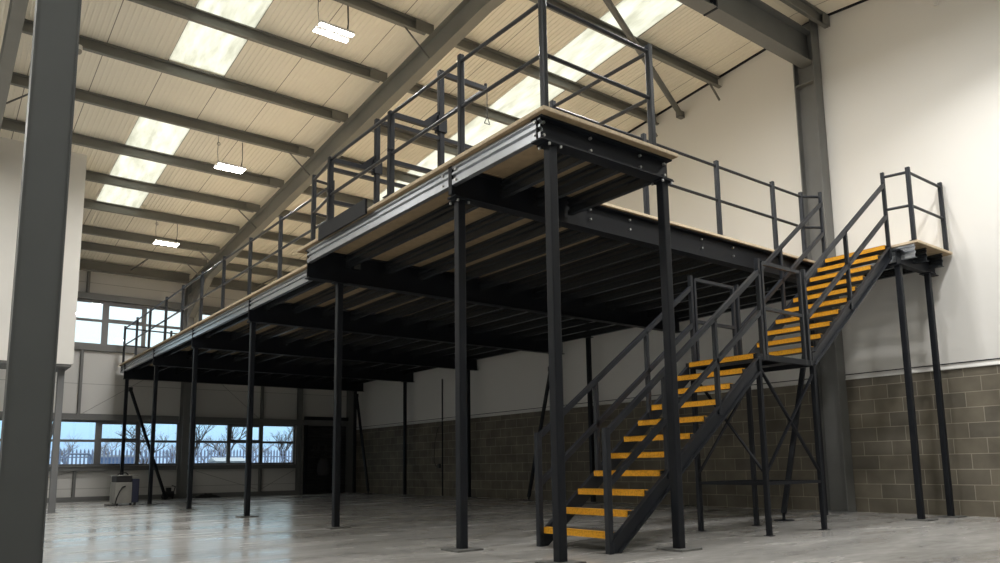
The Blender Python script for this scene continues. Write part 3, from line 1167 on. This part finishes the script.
# stringers: flat channels, cut level at floor and landing
def stringer(y, xa, za, xb, zb, floor_cut, end_x):
    k_ = RISE / GOING
    h = .19
    top = lambda x: za + (x - xa) * k_ - .055
    if floor_cut:
        x_lo = xa - .03
        pts = [(x_lo, 0), (x_lo, top(x_lo)), (end_x, top(end_x)), (end_x, top(end_x) - h), (xa + (h + .055 - za) / k_, 0)]
    else:
        x_lo = xa - .02
        pts = [(x_lo, top(x_lo) - h + .02), (x_lo, top(x_lo)), (end_x, top(end_x)), (end_x, top(end_x) - h)]
    n = len(pts)
    w = .012
    out = .045
    s = 1 if y > 5.5 else -1
    mb = MB()
    mb.add([(x, y - w / 2, z) for x, z in pts] + [(x, y + w / 2, z) for x, z in pts],
           [tuple(range(n)), tuple(range(2 * n - 1, n - 1, -1))] + [(i, (i + 1) % n, n + (i + 1) % n, n + i) for i in range(n)])
    # flanges turned outwards, away from the steps
    xs0 = pts[1][0]
    yc = y + s * out / 2
    mb.bar((xs0, yc, top(xs0) - .006), (end_x, yc, top(end_x) - .006), out, .012)
    xl = pts[4][0] if floor_cut else x_lo
    zl = 0.008 if floor_cut else top(x_lo) - h + .02
    mb.bar((xl, yc, zl), (end_x, yc, top(end_x) - h + .006), out, .012)
    return mb.build('stringer', 'rail', st)


for y in (YA, YB):
    stringer(y, SX, RISE, LX0 + .02, LZ, True, LX0 + .03)
    stringer(y, X2, LZ + RISE, 0, 0, False, 11.03)


def hand_z(x):       # top rail of the lower flight
    return nosing_z(x) + .90


def hand2_z(x):
    return LZ + RISE + (x - X2) * RISE / GOING + .90


for y, s in ((YA, -1), (YB, 1)):
    yp = y + s * .004
    # lower flight
    nw = MB().rbar((5.115, yp, 0), (5.115, yp, 1.15), .06, .008).build('newel_post', 'rail', st)
    for x in (5.97, 6.84):
        MB().rbar((x, yp, nosing_z(x) - .16), (x, yp, hand_z(x) - .01), .05, .008).build('baluster', 'rail', st)
    MB().rbar((7.72, yp, LZ - .07), (7.72, yp, 3.19), .05, .008).build('newel_post', 'rail', st)
    for dz, nm_ in ((0, 'handrail'), (-.48, 'mid_rail')):
        MB().bar((5.115, yp, hand_z(5.115) + dz + .03), (7.72, yp, hand_z(7.72) + dz - .03), .05, .05).build(nm_, 'rail', st)
    # landing guard panel
    ym = yp
    for x in (7.79, 8.60):
        MB().rbar((x, ym, LZ - .06), (x, ym, 3.15), .045, .008).build('landing_guard_post', 'rail', st)
    for z, nm_ in ((3.15, 'landing_top_rail'), (2.60, 'landing_mid_rail')):
        MB().bar((7.79, ym, z), (8.60, ym, z), .04, .04).build(nm_, 'rail', st)
    # upper flight
    MB().rbar((8.70, yp, LZ - .06), (8.70, yp, 3.20), .05, .008).build('newel_post', 'rail', st)
    MB().rbar((9.82, yp, LZ + RISE + (9.82 - X2) * .766 - .2), (9.82, yp, hand2_z(9.82)), .05, .008).build('baluster', 'rail', st)
    MB().rbar((11.05, yp, DECK - .2), (11.05, yp, PT), .05, .008).build('newel_post', 'rail', st)
    for dz, nm_ in ((0, 'handrail'), (-.48, 'mid_rail')):
        MB().bar((8.70, yp, hand2_z(8.70) + dz + .0), (11.05, yp, hand2_z(11.05) + dz - .03), .05, .05).build(nm_, 'rail', st)
# landing legs, rails and cross braces
LA, LB = 7.63, 8.77
for x in (LA, LB):
    for y in (YA, YB - .04):
        lg = MB().rbar((x, y, .008), (x, y, LZ - .065), .055, .008).build('leg', 'mezz', st)
        MB().box(x - .045, y - .045, 0, x + .045, y + .045, .008).build('leg_foot', 'mezz', lg)
Yb = YB - .04
z0, z1 = .575, LZ - .15
for p, q in (((LA, YA), (LB, YA)), ((LA, YA), (LA, Yb)), ((LB, YA), (LB, Yb)), ((LA, Yb), (LB, Yb))):
    MB().bar((*p, z0), (*q, z0), .035, .035).build('leg_rail', 'mezz', st)
for p, q in (((LA, YA), (LB, YA)), ((LA, YA), (LA, Yb))):
    MB().bar((*p, z0 + .1), (*q, z1), .035, .02).build('cross_brace', 'mezz', st)
    MB().bar((*q, z0 + .1), (*p, z1), .035, .02).build('cross_brace', 'mezz', st)

# ================================================================== SMALL THINGS
# beige cabinet machine
cx, cy0 = 4.14, 20.57
mc = thing('cabinet_machine', 'beige wheeled cabinet machine with a hose, below the left window band', 'machine', (cx, cy0 + .3, 0))
MB().box(3.95, cy0, .05, 4.33, cy0 + .62, .56).build('cabinet_body', 'cabinet', mc, bevel=.01)
MB().box(3.97, cy0 + .02, .56, 4.32, cy0 + .6, .71).build('control_panel', 'black', mc, bevel=.008, label='dark control band')
MB().box(4.335, cy0 + .03, .06, 4.50, cy0 + .60, .64).build('side_tank', 'cabinet_side', mc, bevel=.02, label='dark blue side tank')
MB().box(3.94, cy0 - .01, .71, 4.46, cy0 + .62, .735).build('lid', 'cabinet', mc, bevel=.006)
MB().tube([(4.03, cy0 + .25, .735), (4.10, cy0 + .22, .79), (4.22, cy0 + .22, .79), (4.28, cy0 + .25, .735)], .014, 6).build('handle', 'black', mc)
MB().tube([(4.17, cy0 - .01, .46), (4.10, cy0 - .05, .44), (4.04, cy0 - .07, .34), (3.98, cy0 - .09, .2), (3.94, cy0 - .10, .02)], .016, 8).build('hose', 'black', mc)
MB().tube([(3.94, cy0 - .10, .025), (3.84, cy0 - .12, .025), (3.72, cy0 - .05, .03)], .02, 8).build('hose_nozzle', 'cable', mc)
for x in (4.02, 4.42):
    for y in (cy0 + .08, cy0 + .54):
        MB().cyl((x - .02, y, .045), (x + .02, y, .045), .045, 12).build('castor', 'black', mc)
# dark wheeled tool by the far wall
tl = thing('compressor', 'small dark wheeled compressor by the far wall, right of the cabinet machine', 'machine', (6.0, 23.95, 0))
MB().cyl((5.88, 23.95, .15), (6.18, 23.95, .15), .085, 12).build('air_tank', 'black', tl)
MB().box(5.96, 23.89, .23, 6.10, 24.01, .34).build('motor', 'black', tl, bevel=.01)
MB().tube([(6.18, 23.95, .2), (6.22, 23.95, .36), (6.12, 23.95, .40)], .014, 6).build('handle', 'black', tl)
for y in (23.85, 24.05):
    MB().cyl((5.93, y - .015, .07), (5.93, y + .015, .07), .07, 12).build('wheel', 'black', tl)
MB().cyl((6.15, 23.95, .001), (6.15, 23.95, .08), .015, 6).build('foot', 'black', tl)
# folded dark sheet lying along the wall
mb = MB()
pr = []
N = 14
for i in range(N + 1):
    x = 6.85 + .75 * i / N
    h = .03 + .10 * math.sin(math.pi * i / N) * (1 + .25 * math.sin(i * 2.3))
    pr.append((x, h))
vv, ff = [], []
for i, (x, h) in enumerate(pr):
    vv += [(x, 24.05, .0), (x, 24.09, h * .7), (x, 24.2, h), (x, 24.34, h * .6), (x, 24.38, 0)]
for i in range(N):
    for j in range(4):
        a = i * 5 + j
        ff.append((a, a + 1, a + 6, a + 5))
    ff.append((i * 5 + 4, i * 5, i * 5 + 5, i * 5 + 9))
ff += [(0, 4, 3, 2, 1), tuple(N * 5 + j for j in range(5))]
mb.add(vv, ff)
tag(mb.build('tarpaulin', 'black', smooth=True), 'crumpled dark tarpaulin on the floor below the right window band', 'tarpaulin')
# shelf with jars and a hanging sack by the dark door
sh = thing('wall_shelf', 'small dark shelf with brackets in front of the dark door', 'shelf', (11.0, 24.3, 1.42))
MB().box(10.66, 24.2, 1.44, 11.32, 24.44, 1.47).build('shelf_board', 'cable', sh)
for x in (10.75, 11.22):
    MB().bar((x, 24.22, 1.44), (x, 24.44, 1.26), .02, .02, up=(1, 0, 0)).build('shelf_bracket', 'cable', sh)
    MB().box(x - .012, 24.44, 1.2, x + .012, 24.46, 1.44).build('shelf_bracket', 'cable', sh)
for i, (x, h) in enumerate(((10.74, .14), (10.90, .18), (11.16, .12))):
    tb = MB().cyl((x, 24.32, 1.47), (x, 24.32, 1.47 + h), .045, 10).cyl((x, 24.32, 1.47 + h), (x, 24.32, 1.50 + h), .025, 10)
    tag(tb.build('tin', 'cable'), ['leftmost dark tin on the small shelf by the far door', 'tallest dark tin on the small shelf by the far door', 'rightmost dark tin on the small shelf by the far door'][i], 'tin', 'tins on the small shelf')
sk = MB()
rings = [(1.20, .10), (1.12, .16), (.95, .22), (.78, .24), (.64, .20), (.58, .08)]
vv = []
for z, r_ in rings:
    vv += [(11.08 + r_ * math.cos(2 * math.pi * k / 12), 24.30 + .45 * r_ * math.sin(2 * math.pi * k / 12), z) for k in range(12)]
ff = [(i * 12 + k, i * 12 + (k + 1) % 12, (i + 1) * 12 + (k + 1) % 12, (i + 1) * 12 + k) for i in range(5) for k in range(12)]
ff += [tuple(range(11, -1, -1)), tuple(range(60, 72))]
sk.add(vv, ff)
skt = thing('sack', 'dark grey sack hanging below the small shelf by the far door', 'sack', (11.08, 24.30, .58))
sk.build('sack_body', simple('grey sack cloth', (.06, .06, .065), .9), skt, smooth=True)
MB().tube([(10.99, 24.30, 1.2), (11.04, 24.34, 1.42), (11.12, 24.34, 1.42), (11.17, 24.30, 1.2)], .01, 6).build('strap', 'cable', skt)
# conduit with a loop of cable on the blockwork
cd = thing('conduit', 'thin dark conduit with a looped cable on the blockwork under the mezzanine', 'pipe', (XW - .02, 18.7, 0))
MB().cyl((XW - .02, 18.7, 0), (XW - .02, 18.7, 3.4), .018, 8).build('conduit_pipe', 'mezz', cd)
MB().tube([(XW - .02, 18.72, 2.05), (XW - .02, 18.95, 1.95), (XW - .02, 19.12, 1.5), (XW - .02, 19.15, 1.0), (XW - .02, 19.05, .85), (XW - .02, 18.9, .86)], .008, 5).build('cable_loop', 'cable', cd)
MB().box(XW - .05, 18.82, .80, XW, 18.92, .92).build('junction_box', 'cable', cd)
# small sensor on the wall up right, and on the purlin beside the foreground column
sn = thing('wall_sensor', 'small white sensor high on the gable wall at the top right', 'sensor', (XW - .03, 4.52, 7.95))
MB().cyl((XW + .018, 4.53, 8.02), (XW - .05, 4.53, 8.0), .018, 8).build('sensor_bracket', 'fitting', sn)
MB().cyl((XW - .05, 4.53, 8.03), (XW - .05, 4.51, 7.88), .035, 12).build('sensor_head', 'fitting', sn)
sn = thing('camera_dome', 'small white dome camera on a purlin right of the foreground column', 'camera', (1.64, 13.40, 7.75))
MB().cyl((1.64, 13.40, 7.70), (1.64, 13.40, 7.775), .06, 12).build('mount_ring', 'fitting', sn)
MB().ball((1.64, 13.40, 7.68), .055, 12, 8).build('dome', 'cabinet', sn)

# ================================================================== OUTSIDE
tag(MB().box(-40, YF + .2, -.25, 60, 120, -.05).build('yard', 'ext_ground'), 'grey yard outside the far windows', 'ground')
fe = thing('palisade_fence', 'blue grey palisade fence beyond the far windows', 'fence', (8, 46, -.05))
mb = MB()
for i in range(230):
    x = -12 + i * .19
    mb.add([(x, 46, -.05), (x + .09, 46, -.05), (x + .09, 46, 1.95), (x + .045, 46, 2.1), (x, 46, 1.95), (x, 46.02, -.05), (x + .09, 46.02, -.05), (x + .09, 46.02, 1.95), (x + .045, 46.02, 2.1), (x, 46.02, 1.95)],
           [(0, 1, 2, 3, 4), (9, 8, 7, 6, 5), (0, 5, 6, 1), (1, 6, 7, 2), (2, 7, 8, 3), (3, 8, 9, 4), (4, 9, 5, 0)])
mb.build('pale_panel', 'fence', fe)
for z in (.35, 1.6):
    MB().box(-12, 46.02, z, 32, 46.07, z + .06).build('fence_rail', 'fence', fe)
cb = thing('site_container', 'blue site container with a pale lid behind the fence', 'container', (9.5, 52, -.05))
MB().box(8.6, 51, -.05, 11.0, 53.4, 1.75).build('container_body', 'ext_blue', cb, bevel=.03)
MB().box(8.5, 50.9, 1.75, 11.1, 53.5, 1.85).build('container_roof', 'ext_white', cb)
cb = thing('white_outbuilding', 'low pale outbuilding seen through the right window band', 'building', (16, 50, -.05))
MB().box(13.6, 44, -.05, 15.2, 45.5, 1.35).build('outbuilding_wall', 'ext_white', cb)
MB().prism([(-.9, 0), (.9, 0), (0, .22)], (13.5, 44.75, 1.35), (15.3, 44.75, 1.35)).build('outbuilding_roof', 'ext_white', cb)
hp = MB()
hp.tube([(4.55, 33, -.05), (4.55, 33, 1.35), (4.7, 33, 1.52), (5.35, 33, 1.52), (5.5, 33, 1.35), (5.5, 33, -.05)], .035, 8)
tag(hp.build('hoop_barrier', 'fence'), 'dark hoop barrier standing in the yard outside the left window band', 'barrier')


def tree(x, y, h, lab, seed, spread=.55, mat='bark', grp='bare trees outside', nme='bare_tree'):
    rnd = random.Random(seed)
    t_ = thing(nme, lab, 'tree', (x, y, -.05), grp)
    tr, tw = MB(), MB()

    def grow(p, d, L_, r, lev):
        n = 3
        pts = [p]
        for i in range(n):
            d = (d + Vector((rnd.uniform(-.18, .18), rnd.uniform(-.18, .18), rnd.uniform(-.02, .12)))).normalized()
            if p.z < 1.2 and d.z < .15:
                d = Vector((d.x, d.y, .15)).normalized()
            p = p + d * L_ / n
            pts.append(p)
        (tr if lev < 2 else tw).tube(pts, r, 6 if lev < 2 else 4, r * .65)
        if lev >= 5:
            return
        for k in range(3 if lev < 4 else 2):
            a = rnd.uniform(0, 2 * math.pi)
            nd = (d + Vector((math.cos(a), math.sin(a), rnd.uniform(-.05, .35))) * spread * rnd.uniform(.8, 1.4)).normalized()
            grow(pts[-1 - (k % 2)], nd, L_ * rnd.uniform(.62, .8), r * .58, lev + 1)
    grow(Vector((x, y, -.05)), Vector((0, 0, 1)), h * .30, h * .022, 0)
    tr.build('trunk', mat, t_)
    tw.build('twigs', mat, t_)


tree(4.6, 40, 8.5, 'nearest bare tree, its branches filling the left window band', 3, .75)
tree(12.3, 56, 5.6, 'bushy bare tree right of the mezzanine post in the left window band', 5, .9)
tree(16.0, 58, 6.2, 'bare tree at the left side of the right window band', 8)
tree(19.5, 60, 6.0, 'bare tree in the middle of the right window band', 11)
tree(22.6, 57, 5.2, 'bare tree at the right side of the right window band', 14, .7)
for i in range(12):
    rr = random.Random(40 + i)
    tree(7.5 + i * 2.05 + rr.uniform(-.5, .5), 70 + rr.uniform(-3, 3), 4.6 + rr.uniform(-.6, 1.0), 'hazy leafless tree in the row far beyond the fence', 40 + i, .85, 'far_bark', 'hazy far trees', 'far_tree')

# ================================================================== SKY
w = bpy.data.worlds.new('overcast sky')
scene.world = w
w.use_nodes = True
nt = w.node_tree
bg = nt.nodes['Background']
tc = nt.nodes.new('ShaderNodeTexCoord')
sp = nt.nodes.new('ShaderNodeSeparateXYZ')
rp = nt.nodes.new('ShaderNodeValToRGB')
nt.links.new(tc.outputs['Generated'], sp.inputs[0])
nt.links.new(sp.outputs[2], rp.inputs['Fac'])
nt.links.new(rp.outputs['Color'], bg.inputs['Color'])
e = rp.color_ramp.elements
e[0].position, e[0].color = 0.0, (.40, .50, .68, 1)
e[1].position, e[1].color = 1.0, (1.0, 1.0, .97, 1)
for pos, c in ((.03, (.33, .48, .66, 1)), (.07, (.38, .58, .72, 1)), (.13, (.64, .74, .75, 1)), (.35, (.8, .8, .79, 1))):
    el = e.new(pos)
    el.color = c
bg.inputs['Strength'].default_value = 2.0

# ================================================================== CAMERA
f, cxp, cyp, yaw, pitch, roll, h = 759.0, 497.15, 357.39, .6524, .1436, -.0140, .8003
cy_, sy_, cp_, sp_ = math.cos(yaw), math.sin(yaw), math.cos(pitch), math.sin(pitch)
fw_ = Vector((sy_ * cp_, cy_ * cp_, sp_))
rt = Vector((cy_, -sy_, 0))
up = rt.cross(fw_)
cr, sr = math.cos(roll), math.sin(roll)
r2, u2 = rt * cr + up * sr, up * cr - rt * sr
cam = bpy.data.cameras.new('camera')
cam.sensor_fit = 'HORIZONTAL'
cam.sensor_width = 36
cam.lens = f / 1000 * 36
cam.shift_x = (500 - cxp) / 1000
cam.shift_y = (cyp - 281.5) / 1000
cam.clip_start = .05
cam.clip_end = 400
co = bpy.data.objects.new('camera', cam)
COL.objects.link(co)
m4 = Matrix((r2, u2, -fw_)).transposed().to_4x4()
m4.translation = Vector((0, 0, h))
co.matrix_world = m4
scene.camera = co

vs = scene.view_settings
vs.view_transform = 'Standard'
vs.look = 'None'
vs.gamma = 1
vs.use_curve_mapping = False
vs.exposure = 0
